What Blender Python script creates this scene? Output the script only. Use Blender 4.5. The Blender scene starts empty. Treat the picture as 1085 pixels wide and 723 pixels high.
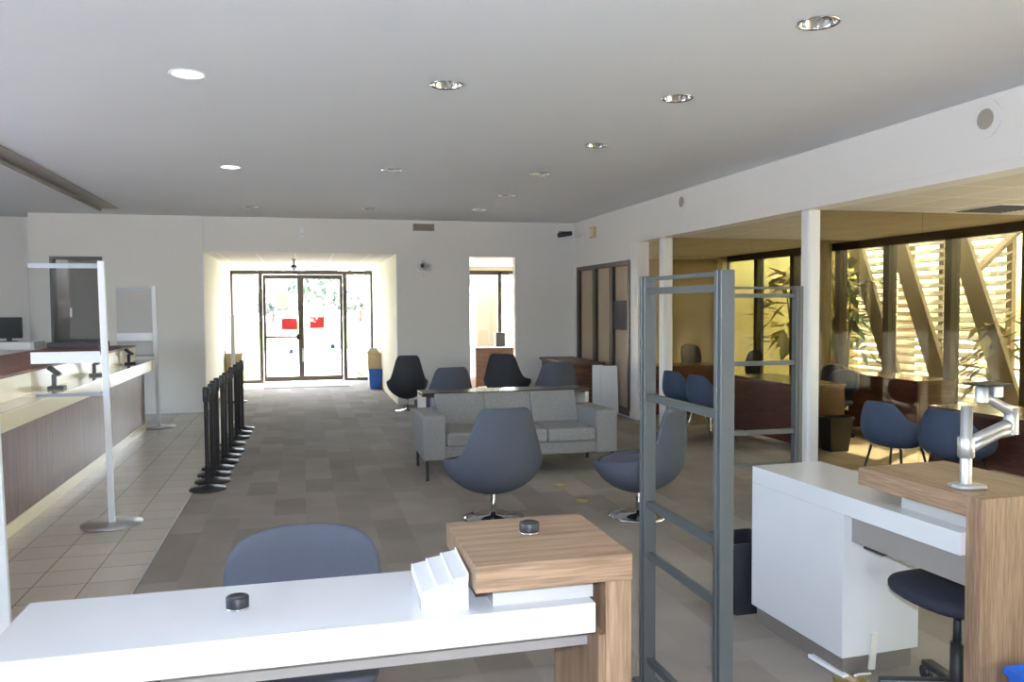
import bpy, bmesh, math, random
from mathutils import Vector, Matrix
random.seed(7)
R = math.radians
scene = bpy.context.scene
COL = scene.collection

# ------------------------------------------------------------------ materials
MATS = {}
def _nodes(name):
    m = bpy.data.materials.new(name); m.use_nodes = True
    nt = m.node_tree
    for n in list(nt.nodes): nt.nodes.remove(n)
    out = nt.nodes.new('ShaderNodeOutputMaterial')
    return m, nt, out
def N(nt, t, **kw):
    n = nt.nodes.new(t)
    for k, v in kw.items():
        if k in n.inputs: n.inputs[k].default_value = v
        else: setattr(n, k, v)
    return n
def c4(c): return (c[0], c[1], c[2], 1)
def srgb(r, g, b):
    f = lambda v: (v/255/12.92) if v <= 10 else ((v/255+.055)/1.055)**2.4
    return (f(r), f(g), f(b))
def pm(name, col, rough=.6, metal=0., var=.08, scale=6., bump=0., bscale=200., spec=.5, stretch=(1, 1, 1), coat=0.):
    """plain procedural material: colour varied by noise, optional fine bump"""
    m, nt, out = _nodes(name)
    b = N(nt, 'ShaderNodeBsdfPrincipled'); b.inputs['Roughness'].default_value = rough
    b.inputs['Metallic'].default_value = metal; b.inputs['Specular IOR Level'].default_value = spec
    b.inputs['Coat Weight'].default_value = coat
    tc = N(nt, 'ShaderNodeTexCoord'); mp = N(nt, 'ShaderNodeMapping'); mp.inputs['Scale'].default_value = stretch
    nt.links.new(tc.outputs['Object'], mp.inputs[0])
    no = N(nt, 'ShaderNodeTexNoise'); no.inputs['Scale'].default_value = scale; no.inputs['Detail'].default_value = 5
    nt.links.new(mp.outputs[0], no.inputs['Vector'])
    mx = N(nt, 'ShaderNodeMix', data_type='RGBA')
    mx.inputs[6].default_value = c4([max(0, v*(1-var)) for v in col]); mx.inputs[7].default_value = c4([min(1, v*(1+var)) for v in col])
    nt.links.new(no.outputs['Fac'], mx.inputs[0]); nt.links.new(mx.outputs[2], b.inputs['Base Color'])
    if bump:
        n2 = N(nt, 'ShaderNodeTexNoise'); n2.inputs['Scale'].default_value = bscale
        nt.links.new(mp.outputs[0], n2.inputs['Vector'])
        bp = N(nt, 'ShaderNodeBump'); bp.inputs['Strength'].default_value = bump; bp.inputs['Distance'].default_value = .01
        nt.links.new(n2.outputs['Fac'], bp.inputs['Height']); nt.links.new(bp.outputs[0], b.inputs['Normal'])
    nt.links.new(b.outputs[0], out.inputs[0])
    MATS[name] = m
    return m
def wood(name, dark, light, stretch, rough=.4, scale=5., coat=0.):
    m, nt, out = _nodes(name)
    b = N(nt, 'ShaderNodeBsdfPrincipled'); b.inputs['Roughness'].default_value = rough; b.inputs['Coat Weight'].default_value = coat
    tc = N(nt, 'ShaderNodeTexCoord'); mp = N(nt, 'ShaderNodeMapping'); mp.inputs['Scale'].default_value = stretch
    nt.links.new(tc.outputs['Object'], mp.inputs[0])
    no = N(nt, 'ShaderNodeTexNoise'); no.inputs['Scale'].default_value = scale; no.inputs['Detail'].default_value = 9; no.inputs['Distortion'].default_value = .5
    n2 = N(nt, 'ShaderNodeTexNoise'); n2.inputs['Scale'].default_value = scale*5; n2.inputs['Detail'].default_value = 6
    nt.links.new(mp.outputs[0], no.inputs['Vector']); nt.links.new(mp.outputs[0], n2.inputs['Vector'])
    ad = N(nt, 'ShaderNodeMath', operation='MULTIPLY_ADD'); ad.inputs[1].default_value = .5
    hf = N(nt, 'ShaderNodeMath', operation='MULTIPLY'); hf.inputs[1].default_value = .55
    nt.links.new(no.outputs['Fac'], hf.inputs[0]); nt.links.new(n2.outputs['Fac'], ad.inputs[0]); nt.links.new(hf.outputs[0], ad.inputs[2])
    cr = N(nt, 'ShaderNodeValToRGB'); cr.color_ramp.elements[0].position = .40; cr.color_ramp.elements[1].position = .64
    cr.color_ramp.elements[0].color = c4(dark); cr.color_ramp.elements[1].color = c4(light)
    nt.links.new(ad.outputs[0], cr.inputs[0]); nt.links.new(cr.outputs[0], b.inputs['Base Color'])
    nt.links.new(b.outputs[0], out.inputs[0]); MATS[name] = m
    return m
def glass(name, tint, refl=.9):
    m, nt, out = _nodes(name)
    tr = N(nt, 'ShaderNodeBsdfTransparent'); tr.inputs[0].default_value = c4(tint)
    gl = N(nt, 'ShaderNodeBsdfGlossy'); gl.inputs['Roughness'].default_value = .02; gl.inputs[0].default_value = (refl, refl, refl, 1)
    fr = N(nt, 'ShaderNodeFresnel'); fr.inputs[0].default_value = 1.45
    ge = N(nt, 'ShaderNodeNewGeometry')
    # the back face of a pane would read as inside-glass (total reflection): use the same Fresnel on both faces
    iv = N(nt, 'ShaderNodeMath', operation='MULTIPLY_ADD'); iv.inputs[1].default_value = 1/1.45-1.45; iv.inputs[2].default_value = 1.45
    nt.links.new(ge.outputs['Backfacing'], iv.inputs[0]); nt.links.new(iv.outputs[0], fr.inputs[0])
    mx = N(nt, 'ShaderNodeMixShader')
    nt.links.new(fr.outputs[0], mx.inputs[0]); nt.links.new(tr.outputs[0], mx.inputs[1]); nt.links.new(gl.outputs[0], mx.inputs[2])
    nt.links.new(mx.outputs[0], out.inputs[0]); MATS[name] = m
    return m
def grid_tiles(name, c1, c2, mortar, w, h, msize, rough, offset=0., bump=.0, loc=(0, 0, 0), rotz=0, fine=.0, fscale=300, bias=0., second=None, axis=None):
    m, nt, out = _nodes(name)
    b = N(nt, 'ShaderNodeBsdfPrincipled'); b.inputs['Roughness'].default_value = rough
    tc = N(nt, 'ShaderNodeTexCoord'); mp = N(nt, 'ShaderNodeMapping')
    mp.inputs['Location'].default_value = loc; mp.inputs['Rotation'].default_value = (0, 0, rotz) if axis is None else axis
    nt.links.new(tc.outputs['Object'], mp.inputs[0])
    br = N(nt, 'ShaderNodeTexBrick'); br.offset = offset; br.squash = 1
    br.inputs['Color1'].default_value = c4(c1); br.inputs['Color2'].default_value = c4(c2); br.inputs['Mortar'].default_value = c4(mortar)
    br.inputs['Scale'].default_value = 1; br.inputs['Mortar Size'].default_value = msize; br.inputs['Mortar Smooth'].default_value = .1
    br.inputs['Bias'].default_value = bias; br.inputs['Brick Width'].default_value = w; br.inputs['Row Height'].default_value = h
    nt.links.new(mp.outputs[0], br.inputs['Vector'])
    colout = br.outputs['Color']
    if fine:
        no = N(nt, 'ShaderNodeTexNoise'); no.inputs['Scale'].default_value = fscale; no.inputs['Detail'].default_value = 4
        nt.links.new(mp.outputs[0], no.inputs['Vector'])
        n2 = N(nt, 'ShaderNodeTexNoise'); n2.inputs['Scale'].default_value = 2.2; n2.inputs['Detail'].default_value = 3
        nt.links.new(mp.outputs[0], n2.inputs['Vector'])
        sm = N(nt, 'ShaderNodeMath', operation='ADD'); nt.links.new(no.outputs['Fac'], sm.inputs[0]); nt.links.new(n2.outputs['Fac'], sm.inputs[1])
        mr = N(nt, 'ShaderNodeMapRange'); mr.inputs['From Min'].default_value = .6; mr.inputs['From Max'].default_value = 1.4
        mr.inputs['To Min'].default_value = 1-fine; mr.inputs['To Max'].default_value = 1+fine
        nt.links.new(sm.outputs[0], mr.inputs[0])
        vm = N(nt, 'ShaderNodeVectorMath', operation='SCALE'); nt.links.new(colout, vm.inputs[0]); nt.links.new(mr.outputs[0], vm.inputs['Scale'])
        colout = vm.outputs[0]
        if bump:
            bp = N(nt, 'ShaderNodeBump'); bp.inputs['Strength'].default_value = bump; bp.inputs['Distance'].default_value = .006
            nt.links.new(no.outputs['Fac'], bp.inputs['Height']); nt.links.new(bp.outputs[0], b.inputs['Normal'])
    nt.links.new(colout, b.inputs['Base Color']); nt.links.new(b.outputs[0], out.inputs[0]); MATS[name] = m
    return m
def emit(name, col, s):
    m, nt, out = _nodes(name); e = N(nt, 'ShaderNodeEmission'); e.inputs[0].default_value = c4(col); e.inputs[1].default_value = s
    nt.links.new(e.outputs[0], out.inputs[0]); MATS[name] = m
    return m

M_wall = pm('wall_paint', (.72, .70, .665), .75, var=.025, scale=1.2)
M_ceil = pm('ceiling_paint', (.755, .775, .81), .8, var=.02, scale=1.)
M_cream = pm('cream_paint', (.80, .74, .58), .7, var=.03, scale=1.5)
M_white = pm('white_paint', (.72, .72, .72), .4, var=.01)
M_tan = pm('tan_wall_covering', (.46, .37, .25), .8, var=.10, scale=14, stretch=(6, 6, .15))
M_panel = pm('tan_panel', (.40, .32, .235), .7, var=.10, scale=14, stretch=(5, 5, .15))
M_carpet = grid_tiles('carpet_planks', (.225, .195, .165), (.31, .272, .235), (.24, .21, .18), .56, .25, .0004, .95, offset=.37, bump=.35, fine=.20, fscale=260, bias=-.15, rotz=R(90))
M_tile = grid_tiles('floor_tiles', (.46, .405, .345), (.51, .455, .39), (.22, .19, .155), .30, .30, .004, .22, fine=.05, fscale=20, loc=(.98, .05, 0))
M_acoustic = grid_tiles('acoustic_ceiling_tiles', (.60, .56, .48), (.64, .60, .52), (.80, .76, .68), .61, .61, .012, .9, fine=.05, fscale=60, loc=(.1, .2, 0))
M_brick = grid_tiles('outdoor_brick', (.42, .25, .16), (.52, .33, .22), (.6, .56, .5), .22, .075, .01, .9, offset=.5, axis=(R(90), 0, 0))
M_bronze = pm('dark_bronze_frame', (.075, .058, .042), .4, .5, var=.05)
M_darkwoodframe = wood('dark_wood_frame', (.035, .024, .022), (.07, .05, .045), (6, 6, .6))
M_cherry = wood('dark_cherry_wood', (.05, .018, .014), (.115, .044, .034), (.6, .6, 6), .35, 4, .15)
M_cherryt = wood('dark_cherry_top', (.08, .042, .028), (.17, .10, .07), (6, .6, 6), .22, 4, .3)
M_walnut = wood('mid_brown_wood', (.085, .035, .018), (.17, .08, .042), (.6, .6, 6), .4, 4)
M_deskx = wood('light_walnut_grain_across', (.185, .113, .066), (.35, .23, .143), (.8, 14, 14), .45, 2.2)
M_deskz = wood('light_walnut_grain_upright', (.185, .113, .066), (.35, .23, .143), (14, 14, .8), .45, 2.2)
M_desky = wood('light_walnut_grain_along', (.185, .113, .066), (.35, .23, .143), (14, .8, 14), .45, 2.2)
M_teller = wood('teller_front_laminate', (.105, .048, .034), (.19, .097, .072), (9, 9, .5), .38, 3, .0)
[n for n in M_teller.node_tree.nodes if n.type == 'BSDF_PRINCIPLED'][0].inputs['Specular IOR Level'].default_value = .22
M_laminate = pm('white_gloss_laminate', (.58, .585, .59), .18, var=.01)
M_lamshade = pm('pale_grey_laminate', (.42, .41, .39), .35, var=.02)
M_taupe = pm('taupe_plinth', (.17, .15, .13), .5, var=.05)
M_beam = pm('grey_painted_steel', (.27, .245, .225), .45, var=.03)
M_counter = pm('cream_counter_laminate', (.88, .81, .58), .25, var=.03, scale=4)
M_countertop = pm('grey_beige_counter_top', (.50, .45, .38), .12, var=.04, scale=9)
M_alu = pm('silver_aluminium', (.50, .50, .51), .40, .8, var=.03)
M_whitemetal = pm('white_painted_metal', (.74, .76, .79), .35, var=.01)
M_chrome = pm('chrome', (.75, .75, .76), .08, 1., var=.02)
M_greymetal = pm('blue_grey_painted_metal', (.072, .082, .084), .45, .1, var=.03)
M_black = pm('black_plastic', (.018, .018, .022), .45, var=.1)
M_blackmetal = pm('black_metal', (.018, .018, .021), .5, .2, var=.1)
M_sofa = pm('grey_tweed', (.245, .24, .238), .95, var=.35, scale=60, bump=.4, bscale=350)
M_blue = pm('blue_grey_wool', (.082, .092, .120), .9, var=.10, scale=120, bump=.15, bscale=500)
M_slate = pm('slate_wool', (.045, .047, .055), .9, var=.1, scale=120, bump=.15, bscale=500)
M_navy = pm('navy_fabric', (.018, .020, .034), .9, var=.15, scale=120, bump=.15, bscale=500)
M_teal = pm('denim_blue_fabric', (.040, .060, .105), .9, var=.12, scale=90, bump=.15, bscale=400)
M_dark = pm('charcoal_fabric', (.022, .022, .026), .9, var=.15, scale=90)
M_bluep = pm('blue_plastic', (.02, .12, .55), .4, var=.05)
M_tanp = pm('tan_plastic', (.55, .42, .24), .5, var=.05)
M_red = pm('red_sign', (.62, .03, .04), .5, var=.05)
M_bluesign = pm('blue_sign', (.03, .08, .35), .5, var=.05)
M_paper = pm('white_paper', (.8, .8, .8), .7, var=.02)
M_greenp = pm('green_plastic', (.10, .28, .12), .5, var=.1)
M_card = pm('brown_cardboard', (.40, .31, .20), .8, var=.08)
M_brass = pm('brass', (.50, .36, .13), .35, .8, var=.1)
M_vent = pm('beige_vent', (.30, .27, .22), .6, var=.05)
M_greyboard = pm('grey_board', (.055, .055, .065), .7, var=.05)
M_screen = pm('dark_screen', (.015, .016, .02), .6, var=.05)
M_offwhite = pm('off_white_plastic', (.62, .60, .54), .5, var=.02)
M_stucco = pm('yellow_stucco', (.88, .80, .37), .95, var=.12, scale=9, bump=.4, bscale=60)
M_lumber = pm('weathered_lumber', (.38, .31, .22), .9, var=.2, scale=9, bump=.3, bscale=60)
M_slat = pm('white_slat', (.55, .53, .47), .7, var=.06)
M_pillar = pm('tan_pillar', (.34, .28, .17), .9, var=.06)
M_concrete = pm('pale_concrete', (.72, .71, .69), .9, var=.08, scale=2)
M_grass = pm('lawn', (.13, .22, .05), .95, var=.3, scale=8)
M_leaf = pm('leaf_green', (.08, .16, .035), .6, var=.4, scale=3)
M_leafhaze = pm('hazed_leaf', (.25, .27, .235), .8, var=.2, scale=1)  # leaf tone greyed: bright distance haze is put into the colour
M_leafd = pm('dry_leaf', (.32, .27, .11), .7, var=.4, scale=3)
M_flower = pm('pink_flower', (.75, .22, .20), .6, var=.3, scale=8)
M_bark = pm('tree_bark', (.16, .11, .07), .95, var=.3, scale=8)
M_glass = glass('clear_glass', (.96, .97, .97))
M_guard = glass('clear_acrylic', (.93, .94, .95))
M_bronzeglass = glass('bronze_tinted_glass', (.60, .585, .50), .35)
M_tintglass = glass('amber_tinted_partition_glass', (.84, .79, .66), .22)
M_lamp = emit('lit_lamp', (1, .98, .95), 14)
M_doorgrey = pm('grey_door_paint', (.20, .19, .185), .6, var=.04)
M_redwood = wood('reddish_wood', (.11, .034, .024), (.24, .085, .06), (6, .6, 6), .5, 3)
M_rail = pm('grey_rail', (.34, .37, .41), .5, .2, var=.03)
M_mat = pm('grey_door_mat', (.22, .22, .24), .95, var=.15, scale=60)
M_rope = pm('dark_wood_table', (.05, .03, .022), .25, var=.2, scale=5, stretch=(.5, 6, 6))

# ------------------------------------------------------------------ mesh builder
class MB:
    def __init__(s): s.bm = bmesh.new()
    def box(s, x0, x1, y0, y1, z0, z1):
        if x1 < x0: x0, x1 = x1, x0
        if y1 < y0: y0, y1 = y1, y0
        if z1 < z0: z0, z1 = z1, z0
        v = [s.bm.verts.new(p) for p in ((x0,y0,z0),(x1,y0,z0),(x1,y1,z0),(x0,y1,z0),(x0,y0,z1),(x1,y0,z1),(x1,y1,z1),(x0,y1,z1))]
        for f in ((3,2,1,0),(4,5,6,7),(0,1,5,4),(1,2,6,5),(2,3,7,6),(3,0,4,7)): s.bm.faces.new([v[i] for i in f])
        return s
    def bar(s, a, b, w, h=None, up=(0, 0, 1)):
        """rectangular bar from a to b, w across, h along up"""
        h = w if h is None else h
        a, b = Vector(a), Vector(b); d = (b-a).normalized(); u = Vector(up)
        if abs(d.dot(u)) > .98: u = Vector((0, 1, 0))
        sx = d.cross(u).normalized(); u = sx.cross(d).normalized()
        vs = []
        for p in (a, b):
            for i, j in ((-1,-1),(1,-1),(1,1),(-1,1)): vs.append(s.bm.verts.new(p+sx*(i*w/2)+u*(j*h/2)))
        for f in ((0,1,2,3),(7,6,5,4),(0,4,5,1),(1,5,6,2),(2,6,7,3),(3,7,4,0)): s.bm.faces.new([vs[i] for i in f])
        return s
    def tube(s, pts, r, seg=12, caps=True):
        pts = [Vector(p) for p in pts]; rs = r if isinstance(r, (list, tuple)) else [r]*len(pts)
        rings = []; prev = None
        for i, p in enumerate(pts):
            d = (pts[min(i+1, len(pts)-1)]-pts[max(i-1, 0)]).normalized()
            if prev is None:
                u = Vector((0, 0, 1)) if abs(d.z) < .9 else Vector((0, 1, 0))
            else: u = prev
            x = d.cross(u).normalized(); u = x.cross(d).normalized(); prev = u
            rings.append([s.bm.verts.new(p+(x*math.cos(2*math.pi*k/seg)+u*math.sin(2*math.pi*k/seg))*rs[i]) for k in range(seg)])
        for a, b in zip(rings, rings[1:]):
            for k in range(seg): 
                f = s.bm.faces.new((a[k], a[(k+1) % seg], b[(k+1) % seg], b[k])); f.smooth = True
        if caps:
            s.bm.faces.new(list(reversed(rings[0]))); s.bm.faces.new(rings[-1])
        return s
    def lathe(s, prof, c=(0, 0, 0), seg=32, smooth=True):
        """prof: list of (r, z)"""
        rings = []
        for r, z in prof:
            if r < 1e-5: rings.append([s.bm.verts.new((c[0], c[1], c[2]+z))])
            else: rings.append([s.bm.verts.new((c[0]+r*math.cos(2*math.pi*k/seg), c[1]+r*math.sin(2*math.pi*k/seg), c[2]+z)) for k in range(seg)])
        for a, b in zip(rings, rings[1:]):
            for k in range(seg):
                k2 = (k+1) % seg
                if len(a) == 1 and len(b) == 1: continue
                if len(a) == 1: f = s.bm.faces.new((a[0], b[k2], b[k]))
                elif len(b) == 1: f = s.bm.faces.new((a[k], a[k2], b[0]))
                else: f = s.bm.faces.new((a[k], a[k2], b[k2], b[k]))
                f.smooth = smooth
        return s
    def prism(s, poly, a, b, axis='y'):
        """extrude a 2-D outline: axis y -> poly is (x,z); axis x -> (y,z); axis z -> (x,y)"""
        def P(p, t): return {'y': (p[0], t, p[1]), 'x': (t, p[0], p[1]), 'z': (p[0], p[1], t)}[axis]
        va = [s.bm.verts.new(P(p, a)) for p in poly]; vb = [s.bm.verts.new(P(p, b)) for p in poly]
        n = len(poly)
        s.bm.faces.new(va); s.bm.faces.new(list(reversed(vb)))
        for i in range(n): s.bm.faces.new((va[i], vb[i], vb[(i+1) % n], va[(i+1) % n]))
        return s
    def ell(s, c, r, seg=20, rings=12):
        prof = []
        g = []
        for i in range(rings+1):
            t = math.pi*i/rings
            if i in (0, rings): g.append([s.bm.verts.new((c[0], c[1], c[2]-r[2]*math.cos(t)))])
            else: g.append([s.bm.verts.new((c[0]+r[0]*math.sin(t)*math.cos(2*math.pi*k/seg), c[1]+r[1]*math.sin(t)*math.sin(2*math.pi*k/seg), c[2]-r[2]*math.cos(t))) for k in range(seg)])
        for a, b in zip(g, g[1:]):
            for k in range(seg):
                k2 = (k+1) % seg
                if len(a) == 1: f = s.bm.faces.new((a[0], b[k2], b[k]))
                elif len(b) == 1: f = s.bm.faces.new((a[k], a[k2], b[0]))
                else: f = s.bm.faces.new((a[k], a[k2], b[k2], b[k]))
                f.smooth = True
        return s
    def build(s, name, mat, parent=None, bevel=0., subsurf=0, solid=0., seg=2, solid_off=0., smooth=False):
        bmesh.ops.recalc_face_normals(s.bm, faces=s.bm.faces[:])
        if smooth:
            for f in s.bm.faces: f.smooth = True
        me = bpy.data.meshes.new(name); s.bm.to_mesh(me); s.bm.free()
        o = bpy.data.objects.new(name, me); COL.objects.link(o); me.materials.append(mat)
        if parent: o.parent = parent
        if solid:
            md = o.modifiers.new('s', 'SOLIDIFY'); md.thickness = solid; md.offset = solid_off
        if bevel:
            md = o.modifiers.new('b', 'BEVEL'); md.width = bevel; md.segments = seg; md.limit_method = 'ANGLE'; md.angle_limit = R(40); md.harden_normals = False
        if subsurf:
            md = o.modifiers.new('u', 'SUBSURF'); md.levels = subsurf; md.render_levels = subsurf
        return o
def thing(name, label, cat, loc=(0, 0, 0), rz=0, group=None):
    o = bpy.data.objects.new(name, None); COL.objects.link(o); o.empty_display_size = .1
    o.location = loc; o.rotation_euler = (0, 0, rz); o['label'] = label; o['category'] = cat
    if group: o['group'] = group
    return o
def tag(o, label, cat, group=None):
    o['label'] = label; o['category'] = cat
    if group: o['group'] = group
    return o
def struct(o): o['kind'] = 'structure'; return o
def SB(name, mat, *boxes, bevel=0., parent=None):
    mb = MB()
    for b in boxes: mb.box(*b)
    o = mb.build(name, mat, parent, bevel=bevel)
    return struct(o) if parent is None else o
def PB(name, mat, parent, *boxes, bevel=0., label=None):
    mb = MB()
    for b in boxes: mb.box(*b)
    o = mb.build(name, mat, parent, bevel=bevel)
    if label: o['label'] = label
    return o
def dup(root, loc, rz, label, group=None):
    r = root.copy(); COL.objects.link(r); r.location = loc; r.rotation_euler = (0, 0, rz); r['label'] = label
    if group: r['group'] = group
    def rec(src, dst):
        for ch in list(src.children):
            c = ch.copy(); COL.objects.link(c); c.parent = dst; rec(ch, c)
    rec(root, r)
    return r

# ------------------------------------------------------------------ dimensions of the place (metres; x right, y into the room)
FY, CZ, SX, BZ, WX = 13.79, 3.09, 4.64, 2.55, 7.75   # far wall, main ceiling, soffit face, bay ceiling, window wall
YB = -8.0                                            # the room's open rear
DY = 18.75                                           # entrance doors

# ---- floors
SB('floor', M_carpet, (-.98, 5.0, YB, FY, -.12, 0))
SB('floor_offices', M_carpet, (5.0, WX+.1, YB, 14.25, -.12, 0))
SB('floor_tiled', M_tile, (-7.2, -.98, YB, 14.6, -.12, .002))
SB('floor_entrance', M_carpet, (-1.5, 1.53, FY, DY+.1, -.12, 0))
SB('floor_office', M_carpet, (1.75, 7.7, FY, 17.6, -.12, -.001))
SB('trim_tile_edge', M_alu, (-.985, -.975, YB, FY-.1, 0, .006))

# ---- ceiling with holes for the downlights
lights = [(-.66, 5.45, 1), (-.69, 8.93, 1), (-.70, 12.34, 0), (.93, 5.34, 0), (.93, 8.75, 0), (.97, 12.24, 0),
          (2.58, 3.75, 0), (2.55, 5.32, 0), (2.58, 7.03, 0), (2.53, 8.66, 0), (2.60, 10.44, 0), (2.58, 12.04, 0)]
LR = .095
ceil = MB().box(-7.2, SX+.02, YB, 14.6, CZ, CZ+.14).build('ceiling', M_ceil)
cut = MB()
for x, y, _ in lights: cut.lathe([(0, -.05), (LR, -.05), (LR, .1), (0, .1)], (x, y, CZ), 32)
cuto = cut.build('cutter', M_ceil)
md = ceil.modifiers.new('holes', 'BOOLEAN'); md.object = cuto; md.operation = 'DIFFERENCE'; md.solver = 'EXACT'
dg = bpy.context.evaluated_depsgraph_get(); me = bpy.data.meshes.new_from_object(ceil.evaluated_get(dg))
ceil.modifiers.clear(); ceil.data = me; bpy.data.objects.remove(cuto)
struct(ceil)
SB('trim_roof', M_concrete, (-7.4, WX+.25, YB, 14.6, CZ+.15, CZ+.3))
# ---- far wall pieces
SB('wall_far_left', M_wall, (-3.96, -1.5, FY-.03, FY+.15, 2.44, CZ), (-3.96, -3.68, FY-.03, FY+.15, 0, 2.44), (-2.95, -1.5, FY-.03, FY+.15, 0, 2.44))
SB('wall_far', M_wall, (-1.5, 1.53, FY, FY+.15, 2.53, CZ), (1.53, 2.77, FY, FY+.15, 0, CZ), (2.77, 3.57, FY, FY+.15, 2.49, CZ), (3.57, SX+.02, FY, FY+.15, 0, CZ))
SB('wall_far_recess', M_wall, (-7.2, -3.9, 14.4, 14.55, 0, CZ), (-3.99, -3.96, FY+.1, 14.4, 0, CZ))
SB('trim_far_band', M_wall, (-1.5, SX, FY-.012, FY, 2.60, 2.63))
SB('wall_left', M_wall, (-7.25, -7.1, YB, 14.6, 0, .8), (-7.25, -7.1, YB, 14.6, 2.95, CZ), (-7.25, -7.1, YB, 1.0, .8, 2.95), *[(-7.25, -7.1, y-.06, y+.06, .8, 2.95) for y in (3.0, 5.0)], (-7.25, -7.1, 7.0, 14.6, .8, 2.95))  # unseen side openings added so daylight lifts the ceiling and far wall
SB('wall_rear', M_wall, (-7.2, -1.5, YB, YB+.15, 0, CZ), (1.5, WX+.1, YB, YB+.15, 0, CZ), (-1.5, 1.5, YB, YB+.15, 2.4, CZ))
SB('wall_entrance_left', M_cream, (-1.62, -1.5, FY+.15, DY+.1, 0, 2.6))
SB('wall_entrance_right', M_cream, (1.53, 1.65, FY+.15, DY+.1, 0, 2.6))
SB('ceiling_entrance', M_acoustic, (-1.6, 1.65, FY+.15, DY+.3, 2.53, 2.7))
# ---- door in the far-left wall: dark jambs round a grey door leaf standing half open
SB('door_1', M_greymetal, (-3.68, -3.64, FY-.05, FY+.15, 0, 2.44), (-2.99, -2.95, FY-.05, FY+.15, 0, 2.44), (-3.64, -2.99, FY-.05, FY+.15, 2.40, 2.44))
dl = SB('door_1_leaf', M_doorgrey, (-3.46, -2.99, FY+.10, FY+.14, 0, 2.40))
SB('wall_door_lobby', M_doorgrey, (-3.96, -1.62, 14.5, 14.6, 0, 2.7), (-3.96, -3.9, FY+.15, 14.5, 0, 2.7), (-2.9, -2.8, FY+.15, 14.5, 0, 2.7))
PB('strike_plate', M_alu, dl, (-3.45, -3.425, FY+.088, FY+.1, 1.52, 1.66))
# ---- right side: soffit over the glazed offices
SB('wall_right_soffit', M_wall, (SX, SX+.22, YB, FY, BZ, CZ+.1))
SB('trim_soffit_line', M_wall, (SX-.006, SX, YB, FY, BZ+.07, BZ+.085))
SB('wall_right_end', M_wall, (SX, SX+.16, 13.55, FY, 0, BZ), (SX, SX+.16, 11.2, 13.55, 2.31, BZ))
SB('trim_wall_end', M_white, (SX-.01, SX+.16, 10.92, 11.2, 0, BZ))
SB('ceiling_offices', M_acoustic, (SX+.22, WX+.1, YB, 14.25, BZ, BZ+.12))
SB('wall_offices_far', M_tan, (SX+.16, WX+.1, 14.12, 14.25, 0, BZ))
SB('wall_offices_side', M_cream, (SX+.10, SX+.16, 11.2, 13.55, 0, 2.31))
for i, (y0, y1) in enumerate(((6.85, 7.0), (10.06, 10.24))):
    MB().box(SX+.0, SX+.13, y0, y1, 0, BZ).build('trim_column_%d' % (i+1), M_white, bevel=.03, seg=4)['kind'] = 'structure'
# glass dividers running from the columns to the window wall
for i, y in enumerate((6.95, 10.16)):
    SB('window_partition_%d' % (i+1), M_tintglass, (SX+.13, 5.98, y-.006, y+.006, .02, BZ), (5.985, WX-.06, y-.006, y+.006, .02, BZ))
# ---- the three-panel wood-framed screen by the far corner
sc = struct(bpy.data.objects.new('window_screen', None)); COL.objects.link(sc)
PB('frame', M_darkwoodframe, sc, (SX-.03, SX+.1, 13.44, 13.56, .02, 2.31), (SX-.03, SX+.1, 12.62, 12.76, .02, 2.25), (SX-.03, SX+.1, 11.86, 12.0, .02, 2.25), (SX-.03, SX+.1, 11.2, 11.27, .02, 2.25), (SX-.03, SX+.1, 11.2, 13.5, 2.24, 2.31), (SX-.02, SX+.09, 11.2, 13.5, .02, .12))
for y0, y1 in ((12.76, 13.44), (12.0, 12.62), (11.27, 11.86)): PB('panel', M_panel, sc, (SX+.02, SX+.05, y0, y1, .12, 2.24))
tag(PB('notice_board', M_greyboard, None, (SX-.015, SX+.02, 11.28, 11.86, 1.28, 1.72)), 'dark grey square board on the last panel of the wood-framed screen', 'board')
SB('baseboard_right', M_white, (SX-.02, SX, 11.0, 11.22, 0, .1), (SX-.015, SX, 11.2, 13.5, 0, .018))
SB('baseboard_far', M_wall, (-2.95, -1.5, FY-.045, FY-.03, 0, .09), (1.53, 2.77, FY-.015, FY, 0, .09), (3.57, SX, FY-.015, FY, 0, .09))

# ---- window wall of the offices
ys = [14.1, 12.92, 11.82, 10.65, 9.60, 8.49, 7.37, 6.25, 5.15, 4.05, 2.95, 1.85, .75, -.35, -1.45, -2.55, -3.65, -4.75, -5.85, -6.95, -7.95]
fr = MB().box(WX-.05, WX+.07, YB, 14.12, 2.44, BZ+.01).box(WX-.05, WX+.07, YB, 14.12, 0, .10)
for y in ys: fr.box(WX-.06, WX+.07, y-.055, y+.055, .1, 2.46)
wf = struct(fr.build('window_wall_frame', M_bronze))
for a, b in zip(ys, ys[1:]):
    SB('window_pane', M_bronzeglass, (WX, WX+.008, b+.055, a-.055, .1, 2.44))
MB().lathe([(.085, 0), (.085, BZ)], (WX-.16, 10.78, 0), 24).build('trim_round_column', M_alu)['kind'] = 'structure'

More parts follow.
